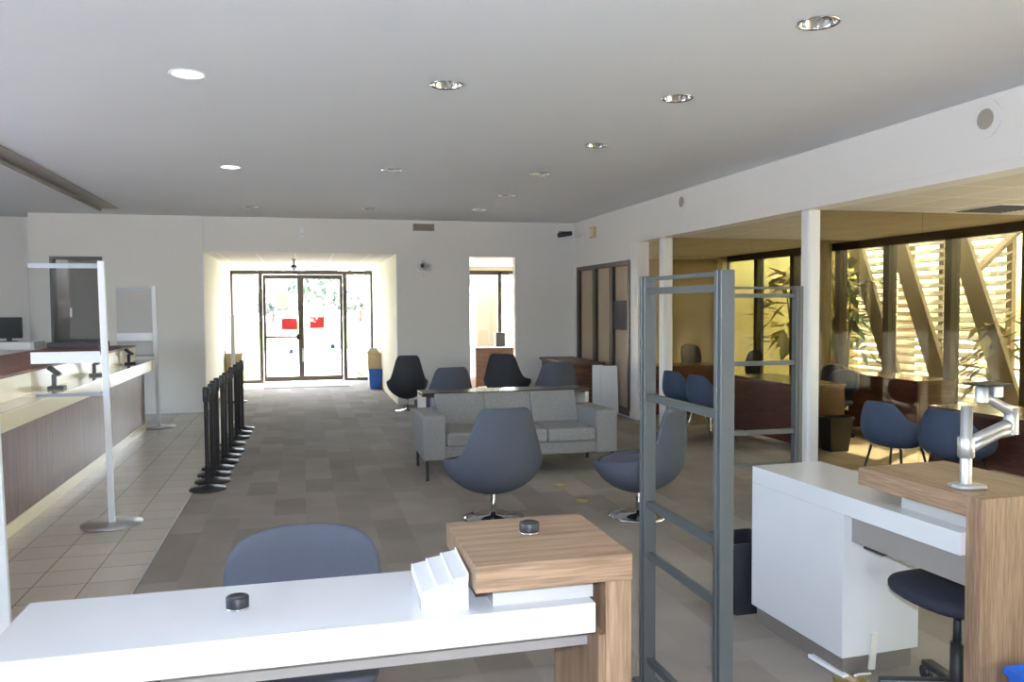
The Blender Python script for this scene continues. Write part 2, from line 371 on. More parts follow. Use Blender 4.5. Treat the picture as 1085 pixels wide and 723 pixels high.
# ---- entrance: double doors with side lights
en = struct(bpy.data.objects.new('door_2', None)); COL.objects.link(en)
XL, XM, XR = -.83, -.035, .87
PB('frame', M_bronze, en, (-1.5, 1.53, DY-.05, DY+.05, 2.37, 2.46), (XL-.09, XL-.01, DY-.06, DY+.06, 0, 2.40), (XR+.01, XR+.09, DY-.06, DY+.06, 0, 2.40), (-1.5, -1.45, DY-.05, DY+.05, 0, 2.4), (1.48, 1.53, DY-.05, DY+.05, 0, 2.4), (-1.5, XL-.05, DY-.05, DY+.05, 0, .07), (XR+.05, 1.53, DY-.05, DY+.05, 0, .07))
for a, b in ((XL, XM), (XM, XR)):
    d = PB('door_leaf', M_bronze, en, (a, a+.06, DY-.03, DY+.03, .02, 2.36), (b-.06, b, DY-.03, DY+.03, .02, 2.36), (a+.06, b-.06, DY-.03, DY+.03, 2.27, 2.36), (a+.06, b-.06, DY-.03, DY+.03, .02, .13))
    PB('pane', M_glass, d, (a+.06, b-.06, DY-.004, DY+.004, .13, 2.27))
    if a == XL:
        PB('push_bar', M_blackmetal, d, (a+.02, b-.03, DY-.11, DY-.07, .98, 1.02), (a+.03, a+.07, DY-.08, DY-.02, .96, 1.04), (b-.10, b-.02, DY-.09, DY-.02, .94, 1.06))
        PB('bar_strip', M_red, d, (a+.25, b-.12, DY-.113, DY-.11, .99, 1.012))
    else: PB('pull_handle', M_alu, d, (a+.015, a+.045, DY-.08, DY-.05, .45, .75), (a+.02, a+.04, DY-.05, DY-.03, .47, .49), (a+.02, a+.04, DY-.05, DY-.03, .71, .73))
PB('side_light', M_glass, en, (-1.45, XL-.09, DY-.004, DY+.004, .07, 2.37)); PB('side_light', M_glass, en, (XR+.09, 1.48, DY-.004, DY+.004, .07, 2.37))
y = DY-.008
tag(PB('door_sign', M_red, None, (-.45, -.07-.04, y-.004, y, 1.16, 1.41)), 'plain red sign on the glass of the door with the push bar', 'sign')
s2 = PB('door_sign', M_red, None, (.15, .46, y-.004, y, 1.18, 1.44)); tag(s2, 'red sign with white marks on the other door leaf', 'sign')
mk = MB(); 
for cx, cz, r in ((.20, 1.37, .045), (.30, 1.40, .03), (.26, 1.33, .02)): mk.tube([(cx, y-.006, cz), (cx, y-.003, cz)], r, 16)
mk.build('white_mark', M_paper, s2)
tag(PB('door_sticker', M_bluesign, None, (-.30, -.21, y-.004, y, .62, .72)), 'small blue square sticker low on the door with the push bar', 'sticker')
tag(PB('door_sticker', M_bluesign, None, (.60, .69, y-.004, y, .72, .82)), 'small blue square sticker on the door leaf without push bar', 'sticker')
tag(PB('door_notice', M_paper, None, (-.58, -.30, y-.004, y, 1.62, 1.98)), 'pale paper notice above the red sign on the door with the push bar', 'notice')
tag(PB('door_mat', M_mat, None, (-.78, .92, 17.35, 18.55, 0, .012)), 'grey mat on the floor inside the entrance doors', 'mat')

# ---- office behind the tall opening
SB('wall_office_left', M_cream, (1.75, 1.87, FY+.15, 17.6, 0, 2.6)); SB('wall_office_right', M_cream, (7.6, 7.7, FY+.15, 17.6, 0, 2.6))
SB('ceiling_office', M_acoustic, (1.7, 7.7, FY+.15, 17.6, 2.50, 2.62))
SB('window_office_frame', M_bronze, (1.87, 7.6, 17.45, 17.55, 2.33, 2.42), (1.87, 7.6, 17.45, 17.55, 0, .1), *[(x-.04, x+.04, 17.45, 17.55, 0, 2.4) for x in (2.1, 3.1, 4.17, 5.2, 6.3, 7.4)])
SB('wall_office_head', M_cream, (1.75, 7.7, 17.45, 17.6, 2.42, 2.6))
SB('window_office_glass', M_glass, (1.9, 7.6, 17.496, 17.504, .1, 2.33))
ds = thing('office_desk', 'reddish wood desk under the window of the room beyond the tall opening', 'desk', (3.93, 16.6, 0))
PB('top', M_walnut, ds, (-.56, 1.2, -.35, .35, .76, .80)); PB('front_panel', M_walnut, ds, (-.52, 1.16, -.32, -.29, .02, .76)); PB('side_panel', M_walnut, ds, (-.55, -.51, -.33, .33, 0, .76)); PB('side_panel', M_walnut, ds, (1.15, 1.19, -.33, .33, 0, .76))
tag(PB('paper_sheet', M_paper, None, (3.74, 4.3, 16.3, 16.6, .80, .806)), 'white paper on the desk beyond the tall opening', 'paper')
sp = thing('desk_speaker', 'small dark box speaker on the desk beyond the tall opening', 'speaker', (3.98, 16.68, .80))
PB('cabinet', M_black, sp, (-.1, .1, -.08, .08, 0, .30), bevel=.01); PB('grille', M_greyboard, sp, (-.085, .085, -.088, -.08, .02, .28))

# ------------------------------------------------------------------ ceiling and wall fittings
ordn = ['nearest', 'second', 'third', 'fourth', 'fifth', 'farthest']
downs = []
for i, (x, y, lit) in enumerate(lights):
    if i < 3: lb = ['lit white recessed downlight nearest the camera on the teller side', 'lit white recessed downlight, farther of the two lit ones', 'unlit recessed downlight beyond the lit ones, near the entrance header'][i]
    elif i < 6: lb = 'unlit recessed downlight, %s in the middle row of three' % ['nearest', 'second', 'farthest'][i-3]
    else: lb = 'unlit recessed downlight, %s in the row beside the office soffit' % ordn[i-6]
    t = thing('ceiling_downlight', lb, 'ceiling light', (x, y, CZ), 0, 'recessed downlights')
    MB().lathe([(LR-.004, .004), (LR+.014, -.001), (LR+.016, -.006), (LR+.004, -.010), (LR-.006, -.004), (LR-.004, .004)], (0, 0, 0), 36).build('trim_ring', M_whitemetal if lit else M_chrome, t)
    MB().lathe([(LR-.003, 0), (LR-.012, .03), (LR-.035, .07), (.03, .085), (0, .085)], (0, 0, 0), 36).build('reflector', M_chrome, t)
    if lit: MB().lathe([(0, .003), (.05, .001), (LR-.012, .004), (LR-.014, .012), (0, .012)], (0, 0, 0), 36).build('lamp', M_lamp, t)
    else: MB().lathe([(0, .035), (.022, .038), (.034, .05), (.036, .065), (.02, .084), (0, .084)], (0, 0, 0), 24).build('bulb', M_offwhite, t)
# ceiling-hung track box over the teller line
tr = thing('ceiling_track', 'long grey metal track slot in the ceiling over the teller counter', 'track', (0, 0, CZ))
PB('channel', M_beam, tr, (-2.78, -2.76, 3., 12.9, -.05, 0), (-2.56, -2.54, 3., 12.9, -.012, 0), (-2.76, -2.56, 3., 12.9, -.012, -.002)); PB('end_plate', M_offwhite, tr, (-2.78, -2.54, 12.9, 13.15, -.012, 0))
# round speakers in the soffit
for yy, zz, r, lb in ((4.79, 2.93, .13, 'round white speaker in the soffit, the near one close to the camera'), (9.53, 2.94, .12, 'round white speaker in the soffit, the far one')):
    t = thing('soffit_speaker', lb, 'speaker', (SX, yy, zz), 0, 'soffit speakers')
    MB().tube([(0, 0, 0), (-.012, 0, 0)], r, 40).build('plate', M_wall, t, bevel=.004)
    MB().tube([(-.012, 0, 0), (-.018, 0, 0)], r*.55, 32).build('grille', M_vent, t, bevel=.003)['label'] = 'grey round grille'
v = thing('wall_vent', 'brown slotted air vent high on the far wall', 'vent', (1.99, FY, 2.975))
PB('frame', M_vent, v, (-.18, .18, -.02, 0, -.06, -.045), (-.18, .18, -.02, 0, .045, .06), (-.18, -.165, -.02, 0, -.06, .06), (.165, .18, -.02, 0, -.06, .06))
lv = MB()
for k in range(7): lv.bar((-.165, -.010, -.04+.0133*k), (.165, -.010, -.04+.0133*k), .014, .004, (0, .6, .8))
lv.build('slat_panel', M_vent, v)
s = thing('wall_sensor', 'small white sensor on the header above the entrance', 'sensor', (.014, FY, 2.86)); PB('body', M_whitemetal, s, (-.03, .03, -.05, 0, -.075, .075), bevel=.012); PB('lens', M_offwhite, s, (-.02, .02, -.056, -.05, -.05, -.01))
c = thing('security_camera', 'white dome security camera with bracket on the far wall beside the entrance', 'camera', (1.97, FY, 2.30))
PB('mount', M_offwhite, c, (.06, .13, -.06, 0, -.06, .06), bevel=.006)
MB().tube([(.08, -.05, .02), (0, -.09, .04)], .018).build('arm', M_white, c); MB().ell((-.03, -.10, .03), (.07, .07, .08)).build('housing', M_white, c); MB().ell((-.03, -.155, .03), (.035, .03, .04)).build('lens', M_black, c); MB().tube([(-.03, -.08, -.05), (.0, -.05, -.12), (.02, -.0, -.13)], .008).build('cable', M_white, c)
c = thing('security_camera', 'black bullet security camera on an arm in the far corner', 'camera', (SX, 13.3, 2.80))
MB().tube([(0, 0, -.02), (-.18, .02, -.02), (-.28, .02, .03)], .012).build('arm', M_whitemetal, c); PB('base_plate', M_whitemetal, c, (-.02, 0, -.04, .04, -.06, .03)); MB().tube([(-.44, .02, .035), (-.2, .02, .075)], .038, 16).build('housing', M_black, c); PB('sun_shield', M_black, c, (-.42, -.20, -.02, .06, .088, .10))
s = thing('wall_box', 'small yellowed plastic box on the soffit near the far corner', 'box', (SX, 12.75, 2.84)); PB('body', M_tanp, s, (-.05, 0, -.11, .11, -.09, .09), bevel=.01); PB('front_cover', M_offwhite, s, (-.058, -.05, -.08, .08, -.06, .06))
c = thing('dome_camera', 'small ball camera hanging on a stem under the entrance ceiling', 'camera', (-.14, 15.6, 2.53))
MB().tube([(0, 0, 0), (0, 0, -.12)], .012).build('stem', M_blackmetal, c); MB().lathe([(.04, 0), (.04, -.012), (0, -.012)], (0, 0, 0), 20).build('ceiling_plate', M_blackmetal, c); MB().ell((0, 0, -.16), (.05, .05, .05)).build('dome', M_chrome, c); MB().lathe([(.052, -.15), (.054, -.13), (.03, -.105), (0, -.105)], (0, 0, 0), 20).build('housing', M_black, c)
t = thing('ceiling_air_vent', 'dark slotted air vent in the office ceiling beyond the soffit', 'vent', (6.42, 6.45, BZ))
PB('frame', M_offwhite, t, (-.3, .3, -.3, -.27, -.012, 0), (-.3, .3, .27, .3, -.012, 0), (-.3, -.27, -.27, .27, -.012, 0), (.27, .3, -.27, .27, -.012, 0))
lv = MB()
for k in range(9): lv.bar((-.27, -.24+.06*k, -.006), (.27, -.24+.06*k, -.006), .045, .004, (0, .35, .93))
lv.build('slat_panel', M_greyboard, t)
# ------------------------------------------------------------------ teller line
tc = thing('teller_counter', 'long teller counter with glossy brown front and cream top edge', 'counter', (-2.0, 8, 0))
PB('front', M_teller, tc, (-.60, -.085, -6.0, 3.95, .10, .80)); PB('plinth', M_counter, tc, (-.58, -.075, -6.0, 3.96, 0, .10))
PB('edge_band', M_counter, tc, (-.62, 0, -6., 4.22, .80, .935), bevel=.004); PB('top', M_countertop, tc, (-.62, -.004, -6., 4.215, .935, .94))
PB('back_screen', M_counter, tc, (-.66, -.62, -6., 4.1, .0, .93)); PB('back_screen_panel', M_counter, tc, (-.24, -.22, -6., 4.12, .94, 1.12)); PB('upper_ledge', M_redwood, tc, (-1.2, -.215, -6., 4.13, 1.12, 1.145), bevel=.003)
for k, yy in enumerate((8.07, 9.52, 11.32)):
    t = thing('card_reader', ['black card reader on a stand on the teller counter, nearest of three', 'black card reader on the teller counter, middle of three', 'black card reader at the far end of the teller counter'][k], 'card reader', (-2.16, yy, .94), R(0), 'card readers on the teller counter')
    PB('base', M_black, t, (-.035, .10, -.06, .06, 0, .025), bevel=.008); MB().bar((0.01, 0, .02), (.01, 0, .13), .05, .035, (1, 0, 0)).build('stand', M_black, t, bevel=.01); MB().bar((-.03, 0, .19), (.06, 0, .12), .09, .03, (.6, 0, .8)).build('keypad', M_greyboard, t, bevel=.006); MB().bar((-.018, 0, .20), (.012, 0, .177), .06, .006, (.6, 0, .8)).build('screen', M_screen, t)
pr_ = thing('flat_printer', 'flat dark grey machine on the ledge behind the teller counter', 'printer', (-2.85, 11.85, 1.145)); PB('body', M_greyboard, pr_, (-.33, .33, -.2, .2, 0, .07), bevel=.012); PB('lid', M_black, pr_, (-.24, .24, -.15, .15, .07, .10), bevel=.01)
wl = thing('wall_ledge', 'white ledge along the back wall behind the tellers', 'shelf', (-4.3, 13.55, 0)); PB('top', M_white, wl, (-1.6, .52, -.3, .2, 1.06, 1.17)); PB('back_panel', M_wall, wl, (-1.6, .5, .1, .2, 0, 1.06))
mo = thing('computer_monitor', 'dark computer monitor on the white ledge behind the tellers', 'monitor', (-4.18, 13.5, 1.17)); PB('screen', M_screen, mo, (-.18, .18, -.02, .02, .05, .36), bevel=.008); PB('stand', M_black, mo, (-.03, .03, .0, .04, 0, .1)); PB('foot', M_black, mo, (-.1, .1, -.08, .08, 0, .012))

# ------------------------------------------------------------------ sneeze guards
def guard(loc, h, w, strip, bottom, label, lean):
    t = thing('sneeze_guard', label, 'screen stand', loc, 0, 'clear screen stands along the teller line')
    MB().lathe([(0, 0), (.215, 0), (.22, .006), (.215, .014), (.03, .02), (0, .02)], (0, 0, 0), 48).build('base', M_alu, t)
    MB().bar((0, 0, .015), (-lean, 0, h), .046, .03, (0, 1, 0)).build('pole', M_whitemetal, t, bevel=.004)
    x1 = -lean-.023
    PB('top_rail', M_rail, t, (x1-w, x1, -.012, .012, h-.055, h-.02)); PB('lower_rail', M_rail, t, (x1-w+.03, x1+.012, -.012, .012, bottom-.012, bottom+.012))
    PB('panel', M_guard, t, (x1-w, x1, -.003, .003, bottom, h-.05)); PB('strip', M_whitemetal, t, (x1-w, x1, -.006, .006, strip[0], strip[1]))['label'] = 'white strip across the clear panel'
guard((-1.435, 6.78, .002), 2.005, .47, (1.24, 1.325), 1.0, 'white post clear sneeze guard nearest the stanchions, in the tile aisle', .03)
guard((-1.951, 12.18, .002), 1.955, .45, (1.20, 1.31), 1.0, 'white post clear sneeze guard at the far end of the teller counter', .03)
guard((-1.283, 4.0, .002), 2.0, .47, (1.24, 1.325), 1.0, 'white post at the picture edge behind the near white desk', .045)
t = thing('sign_stand', 'slim white upright pole on a black round base just inside the entrance', 'sign stand', (-1.188, 15.1, 0)); MB().lathe([(0, 0), (.23, 0), (.23, .012), (.03, .02), (0, .02)], (0, 0, 0), 32).build('base', M_blackmetal, t); PB('pole', M_whitemetal, t, (-.035, .035, -.015, .015, .015, 1.53), bevel=.004)

# ------------------------------------------------------------------ belt stanchions
sy = [(-.858, 7.85), (-.852, 8.19), (-.866, 8.52), (-.864, 8.85), (-.842, 9.18), (-.842, 9.52), (-.828, 9.88), (-.848, 10.38), (-.833, 10.86), (-.824, 11.26), (-.812, 11.67)]
words_ = ['nearest', 'second', 'third', 'fourth', 'fifth', 'sixth', 'seventh', 'eighth', 'ninth', 'tenth', 'eleventh and farthest']
st0 = None
for k, (x, y) in enumerate(sy):
    lb = 'black belt stanchion at the carpet edge, %s in the row' % words_[k]
    if st0 is None:
        st0 = t = thing('belt_stanchion', lb, 'stanchion', (x, y, 0), 0, 'row of black belt stanchions')
        MB().lathe([(0, 0), (.160, 0), (.163, .008), (.156, .018), (.06, .032), (.04, .045), (0, .045)], (0, 0, 0), 40).build('base', M_blackmetal, t)
        MB().lathe([(.020, .03), (.020, .82)], (0, 0, 0), 20).build('post', M_blackmetal, t)
        MB().lathe([(0, .80), (.026, .80), (.028, .815), (.028, .92), (.025, .935), (0, .937)], (0, 0, 0), 20).build('belt_head', M_black, t)
        PB('belt_clip', M_greyboard, t, (-.012, .012, -.040, -.028, .85, .91)); PB('belt_slot', M_greyboard, t, (-.012, .012, .028, .040, .85, .91))
    else: dup(st0, (x, y, 0), R(k*17 % 40-20), lb)

# ------------------------------------------------------------------ entrance bins and box
t = thing('waste_bin', 'tall tan waste bin with green lid by the entrance wall', 'bin', (1.40, 16.95, 0))
MB().prism([(-.11, 0), (.11, 0), (.14, .70), (-.14, .70)], -.13, .13, 'y').build('body', M_tanp, t, bevel=.015); MB().prism([(-.145, .70), (.10, .70), (.10, .72), (.06, .79), (-.09, .79), (-.145, .74)], -.14, .14, 'y').build('lid', M_tanp, t, bevel=.01); PB('flap', M_greenp, t, (-.10, .06, -.10, .10, .79, .805))['label'] = 'green flap on top'
t = thing('recycling_bin', 'blue recycling bin in front of the tan waste bin', 'bin', (1.395, 16.68, 0))
def tub(t, w0, w1, d0, d1, h, mat, thick=.006):
    mb = MB()
    n = 4
    A = [(-w0, -d0, 0), (w0, -d0, 0), (w0, d0, 0), (-w0, d0, 0)]; B = [(-w1, -d1, h), (w1, -d1, h), (w1, d1, h), (-w1, d1, h)]
    va = [mb.bm.verts.new(p) for p in A]; vb = [mb.bm.verts.new(p) for p in B]
    mb.bm.faces.new(list(reversed(va)))
    for i in range(4): mb.bm.faces.new((va[i], va[(i+1) % 4], vb[(i+1) % 4], vb[i]))
    mb.build('body', mat, t, solid=thick, solid_off=-1, bevel=.01)
    PB('rim', mat, t, (-w1-.008, w1+.008, -d1-.008, -d1+.004, h-.02, h+.004), (-w1-.008, w1+.008, d1-.004, d1+.008, h-.02, h+.004), (-w1-.008, -w1+.004, -d1+.004, d1-.004, h-.02, h+.004), (w1-.004, w1+.008, -d1+.004, d1-.004, h-.02, h+.004))
tub(t, .10, .13, .09, .11, .39, M_bluep)
t = thing('cardboard_box', 'brown cardboard box on a stand inside the entrance', 'box', (-1.33, 17.2, 0)); PB('body', M_card, t, (-.15, .15, -.18, .18, 0, .74)); PB('flap', M_card, t, (-.16, -.15, -.18, .18, .66, .80), (.15, .16, -.18, .18, .66, .80))

# ------------------------------------------------------------------ sofa
so = thing('grey_sofa', 'grey tweed sofa with broad arms and slim black legs', 'sofa', (2.045, 8.05, 0), R(-1))
for sx in (-1, 1):
    xa, xb = sorted((sx*.965, sx*.745))
    MB().prism([(-.45, .20), (.42, .20), (.42, .60), (-.42, .625), (-.45, .60)], xa, xb, 'x').build('arm', M_sofa, so, bevel=.025, seg=3)
PB('seat_base', M_sofa, so, (-.77, .77, -.43, .42, .20, .33), bevel=.015)
PB('rear_panel', M_sofa, so, (-.78, .78, .34, .43, .20, .70), bevel=.02)
for xa, xb in ((-.74, -.249), (-.246, .246), (.249, .74)):
    PB('seat_cushion', M_sofa, so, (xa, xb, -.46, .22, .32, .455), bevel=.025)
    MB().prism([(.10, .44), (.30, .44), (.40, .74), (.25, .755)], xa-.001, xb+.001, 'x').build('back_cushion', M_sofa, so, bevel=.012, seg=3)
for sx in (-1, 1):
    for sy_ in (-.41, .36): MB().bar((sx*.92, sy_, 0), (sx*.92, sy_, .21), .03, .012).build('leg', M_blackmetal, so)
# table behind the sofa
t = thing('console_table', 'low table with glossy pale top behind the grey sofa', 'table', (2.19, 9.02, 0))
PB('top', M_rope, t, (-.95, .95, -.2, .2, .67, .71), bevel=.003); PB('end_panel', M_offwhite, t, (-.95, -.91, -.2, .2, 0, .67)); PB('end_panel', M_offwhite, t, (.91, .95, -.2, .2, 0, .67)); PB('shelf', M_walnut, t, (-.91, .91, -.18, .18, .30, .33))

# ------------------------------------------------------------------ swivel lounge chairs
def interp(a, tab):
    for (a0, h0), (a1, h1) in zip(tab, tab[1:]):
        if a <= a1: return h0+(h1-h0)*(a-a0)/(a1-a0)
    return tab[-1][1]
RIM = [(0, .715), (27, .714), (33, .703), (37, .675), (41, .60), (45, .51), (50, .42), (56, .358), (65, .324), (80, .305), (105, .285), (140, .262), (181, .25)]
def lounge_shell():
    mb = MB(); NT, NZ = 96, 12
    def sm(a, b, x):
        t = min(1, max(0, (x-a)/(b-a))); return t*t*(3-2*t)
    def rim(th):
        a = abs(th)
        return interp(a, RIM)
    rows = []
    for j in range(NT):
        th = -180+360*j/NT; h = rim(th); row = []
        for i in range(1, NZ+1):
            z = h*(i/NZ)**1.35
            zz = min(1, z/.30)
            r = .385*(1-(1-zz)**2.2)**.60
            if z > .30: r -= .035*sm(.36, .72, z)
            a = R(th)
            x = r*math.sin(a)*1.02; y = -r*math.cos(a)*.92-.10*max(0, z-.25)
            row.append(mb.bm.verts.new((x, y, z)))
        rows.append(row)
    c = mb.bm.verts.new((0, 0, 0))
    for j in range(NT):
        a, b = rows[j], rows[(j+1) % NT]
        mb.bm.faces.new((c, a[0], b[0]))
        for i in range(NZ-1): mb.bm.faces.new((a[i], a[i+1], b[i+1], b[i]))
    return mb
def lounge_chair(label, loc, rz, mat):
    t = thing('lounge_chair', label, 'chair', loc, rz, 'swivel lounge chairs')
    mb = lounge_shell(); bmesh.ops.translate(mb.bm, verts=mb.bm.verts[:], vec=(0, 0, .185))
    mb.build('shell', mat, t, solid=.04, solid_off=-1, subsurf=1, smooth=True)
    MB().ell((0, .03, .40), (.30, .29, .09), 28, 12).build('seat_cushion', mat, t)
    MB().lathe([(.022, .02), (.022, .19), (.07, .20)], (0, 0, 0), 20).build('stem', M_chrome, t)
    MB().lathe([(0, 0), (.235, 0), (.24, .006), (.20, .014), (.03, .024), (.022, .05), (0, .05)], (0, 0, 0), 48).build('base', M_chrome, t)
    return t
lc = lounge_chair('blue-grey swivel lounge chair seen from behind, in front of the sofa', (1.417, 6.2, 0), R(5), M_blue)
dup(lc, (2.53, 5.95, 0), R(46), 'blue-grey swivel lounge chair behind the tall grey metal frame')
ld = lounge_chair('dark lounge chair farthest left, by the entrance corner of the wall', (1.59, 13.0, 0), R(-4), M_slate)
dup(lc, (1.74, 10.35, 0), R(8), 'blue-grey lounge chair behind the left half of the sofa')
dup(ld, (3.20, 12.9, 0), R(-30), 'dark lounge chair in front of the tall wall opening')
ld.scale = (.84, .9, 1)
dup(lc, (3.33, 10.85, 0), R(-3), 'blue-grey lounge chair behind the right half of the sofa')

# ------------------------------------------------------------------ floor boxes
for x, y, lb in ((2.257, 7.13, 'round brass floor box in the carpet, the one nearer the sofa'), (2.249, 6.53, 'round brass floor box in the carpet, the one nearer the camera'), (2.30, 3.06, 'large round brass floor box by the corner of the white desk')):
    t = thing('floor_box', lb, 'floor box', (x, y, 0), 0, 'brass floor boxes'); r = .075 if y < 4 else .06
    MB().lathe([(0, 0), (r, 0), (r, .004), (r*.8, .008), (0, .008)], (0, 0, 0), 28).build('cover', M_brass, t); PB('flap', M_tanp, t, (-.02, .02, -.03, .03, .008, .011))

# ------------------------------------------------------------------ far-right sideboard and white panel
t = thing('sideboard_desk', 'mid-brown wood desk in the far corner by the wood-framed screen', 'desk', (4.28, 12.9, 0))
PB('top', M_walnut, t, (-.30, .30, -.82, .82, .72, .76), bevel=.003); PB('body', M_walnut, t, (-.26, .28, -.78, .80, .0, .72)); PB('drawer', M_walnut, t, (-.24, .24, -.795, -.78, .40, .70)); PB('drawer', M_walnut, t, (-.24, .24, -.795, -.78, .06, .38))
t = thing('folding_panel', 'white two-leaf panel standing against the brown desk', 'panel', (4.42, 11.72, 0), R(-14))
MB().bar((-.09, .06, 0), (-.09, .09, .74), .16, .022, (0, 1, 0)).build('leaf', M_white, t); MB().bar((.09, -.03, 0), (.08, .05, .73), .25, .022, (0, 1, 0)).build('leaf', M_white, t)

# ------------------------------------------------------------------ tall grey frames
def grey_frame(label, loc, rz, W):
    t = thing('frame_stand', label, 'frame', loc, rz, 'tall grey metal frames')
    H = 1.772
    for y0 in (0, W):
        PB('post', M_greymetal, t, (-.027, .027, y0-.027, y0+.027, 0, H), (-.033, -.027, y0-.008, y0+.008, 0, H), bevel=.003)
        PB('foot', M_greymetal, t, (-.05, .05, y0-.05, y0+.05, 0, .012))
    for z0, z1, d in ((1.752, 1.768, .008), (1.695, 1.722, .015), (1.243, 1.272, .014), (.78, .81, .014), (.562, .588, .014), (.10, .13, .012)):
        PB('rail', M_greymetal, t, (-d, d, .027, W-.027, z0, z1))
    return t
grey_frame('tall blue-grey ladder frame standing in the foreground between the desks', (1.432, 2.61, 0), 0, .66)
grey_frame('tall blue-grey ladder frame standing farther back beside the white desk', (3.235, 4.90, 0), R(90), .52)

# ------------------------------------------------------------------ near desk (left)
d1 = thing('reception_desk', 'long white desk in the foreground with raised wood end', 'desk', (0, 2.15, 0))
PB('worktop', M_laminate, d1, (-.765, .785, 0, .42, .73, .815), bevel=.002)
PB('modesty_beam', M_beam, d1, (-.37, .80, .10, .13, .655, .73))
PB('raised_top', M_deskx, d1, (.44, .892, -.01, .455, .875, .95), bevel=.0015)['label'] = 'raised walnut block top'
PB('end_leg', M_deskz, d1, (.815, .892, .0, .45, 0, .8745), bevel=.0015)['label'] = 'walnut end leg'
PB('inner_panel', M_deskz, d1, (.795, .815, .004, .43, 0, .72))
PB('spacer_box', M_lamshade, d1, (.50, .795, .05, .38, .815, .875))
pd = PB('drawer_unit', M_laminate, d1, (-.75, -.40, .03, .40, .0, .73))
PB('drawer', M_laminate, pd, (-.745, -.415, .012, .03, .50, .715)); PB('drawer', M_laminate, pd, (-.745, -.415, .012, .03, .26, .49)); PB('drawer', M_laminate, pd, (-.745, -.415, .012, .03, .03, .25))
for x, y, z, lb in ((-.188, 2.37, .815, 'small black round puck with silver rim on the white desk'), (.667, 2.42, .95, 'small black round puck with silver rim on the raised wood top')):
    t = thing('security_puck', lb, 'puck', (x, y, z), 0, 'black security pucks')
    MB().lathe([(0, 0), (.031, 0), (.032, .003), (.031, .006), (0, .006)], (0, 0, 0), 32).build('rim', M_chrome, t)
    MB().lathe([(.0305, .006), (.031, .008), (.031, .032), (.029, .035), (.02, .0355), (.018, .034), (0, .034)], (0, 0, 0), 32).build('body', M_black, t)
# brochure holder
t = thing('brochure_holder', 'small white three-slot holder on the white desk against the wood top', 'holder', (.30, 2.2, .815))
mb = MB()
for k in range(3):
    x0 = .0435*k; za = .058+.013*k; zb = .052+.013*(k+1)
    v = [(x0, 0, 0), (x0+.0435, 0, 0), (x0+.0435, .2, 0), (x0, .2, 0), (x0, 0, za), (x0+.0435, 0, zb), (x0+.0435, .2, zb+.016), (x0, .2, za+.016)]
    vs = [mb.bm.verts.new(p) for p in v]
    for f in ((3,2,1,0),(4,5,6,7),(0,1,5,4),(1,2,6,5),(2,3,7,6),(3,0,4,7)): mb.bm.faces.new([vs[i] for i in f])
mb.build('tray', M_laminate, t)
dv = MB()
for k in range(4):
    x0 = .0435*k; za = .058+.013*k
    dv.prism([(0, za-.02), (.2, za-.004), (.2, za+.018), (0, za+.002)], x0-.001, x0+.0012, 'x')
dv.build('divider_set', M_paper, t)
PB('front_face', M_laminate, t, (0, .1305, -.003, 0, 0, .06))

# office chair
def office_chair(label, loc, rz, mat, group, backh=.40, seat_z=.5, backw=.265):
    t = thing('office_chair', label, 'chair', loc, rz, group)
    mb = MB()
    ring = []
    for zz, k in ((-.075, .84), (-.05, .98), (-.022, 1.0), (-.004, .94), (.004, .62)):
        ring.append([mb.bm.verts.new((.25*k*math.copysign(abs(math.cos(q))**.72, math.cos(q)), .235*k*math.copysign(abs(math.sin(q))**.72, math.sin(q)), seat_z+zz)) for q in [2*math.pi*n_/32 for n_ in range(32)]])
    for a_, b_ in zip(ring, ring[1:]):
        for n_ in range(32): mb.bm.faces.new((a_[n_], a_[(n_+1) % 32], b_[(n_+1) % 32], b_[n_]))
    mb.bm.faces.new(ring[0]); mb.bm.faces.new(ring[-1])
    mb.build('seat', mat, t, subsurf=1, smooth=True)
    mb = MB(); n, m_ = 12, 10; g = []
    for i in range(m_+1):
        v = -1+2*i/m_; row = []
        for j in range(n+1):
            u = -1+2*j/n
            # rounded-rectangle outline, curved about the sitter
            k = max(abs(u), abs(v)); 
            if k > 0:
                ang = math.atan2(v, u); rr = (abs(math.cos(ang))**2.9+abs(math.sin(ang))**2.9)**(-1/2.9); uu, vv = k*rr*math.cos(ang), k*rr*math.sin(ang)
            else: uu = vv = 0
            row.append(mb.bm.verts.new((uu*backw, .25-.05*uu*uu*1.0+.03*(vv), seat_z+.03+backh/2+vv*backh/2)))
        g.append(row)
    for i in range(m_):
        for j in range(n): mb.bm.faces.new((g[i][j], g[i][j+1], g[i+1][j+1], g[i+1][j]))
    mb.build('backrest', mat, t, solid=.05, solid_off=0, subsurf=1, smooth=True)
    MB().bar((0, .08, seat_z-.08), (0, .30, seat_z-.06), .06, .02).bar((0, .30, seat_z-.06), (0, .285, seat_z+.2), .06, .02, (0, 1, 0)).build('back_bracket', M_black, t, bevel=.006)
    MB().lathe([(.028, .10), (.028, .28), (.018, .28), (.018, seat_z-.07)], (0, 0, 0), 18).build('gas_lift', M_blackmetal, t)
    PB('mechanism', M_black, t, (-.08, .08, -.1, .1, seat_z-.10, seat_z-.065), bevel=.01)
    for k in range(5):
        a = 2*math.pi*k/5+.3; ca, sa = math.cos(a), math.sin(a)
        l = MB().bar((.02*ca, .02*sa, .115), (.29*ca, .29*sa, .075), .05, .028).build('leg', M_black, t, bevel=.008)
        MB().tube([(.29*ca-.018*sa, .29*sa+.018*ca, .03), (.29*ca+.018*sa, .29*sa-.018*ca, .03)], .03, 16).build('caster', M_black, l)
    return t
oc = office_chair('blue-grey office chair with wide rounded back behind the near white desk', (-.012, 2.80, 0), 0, M_blue, 'office chairs', .36, .47, .275)

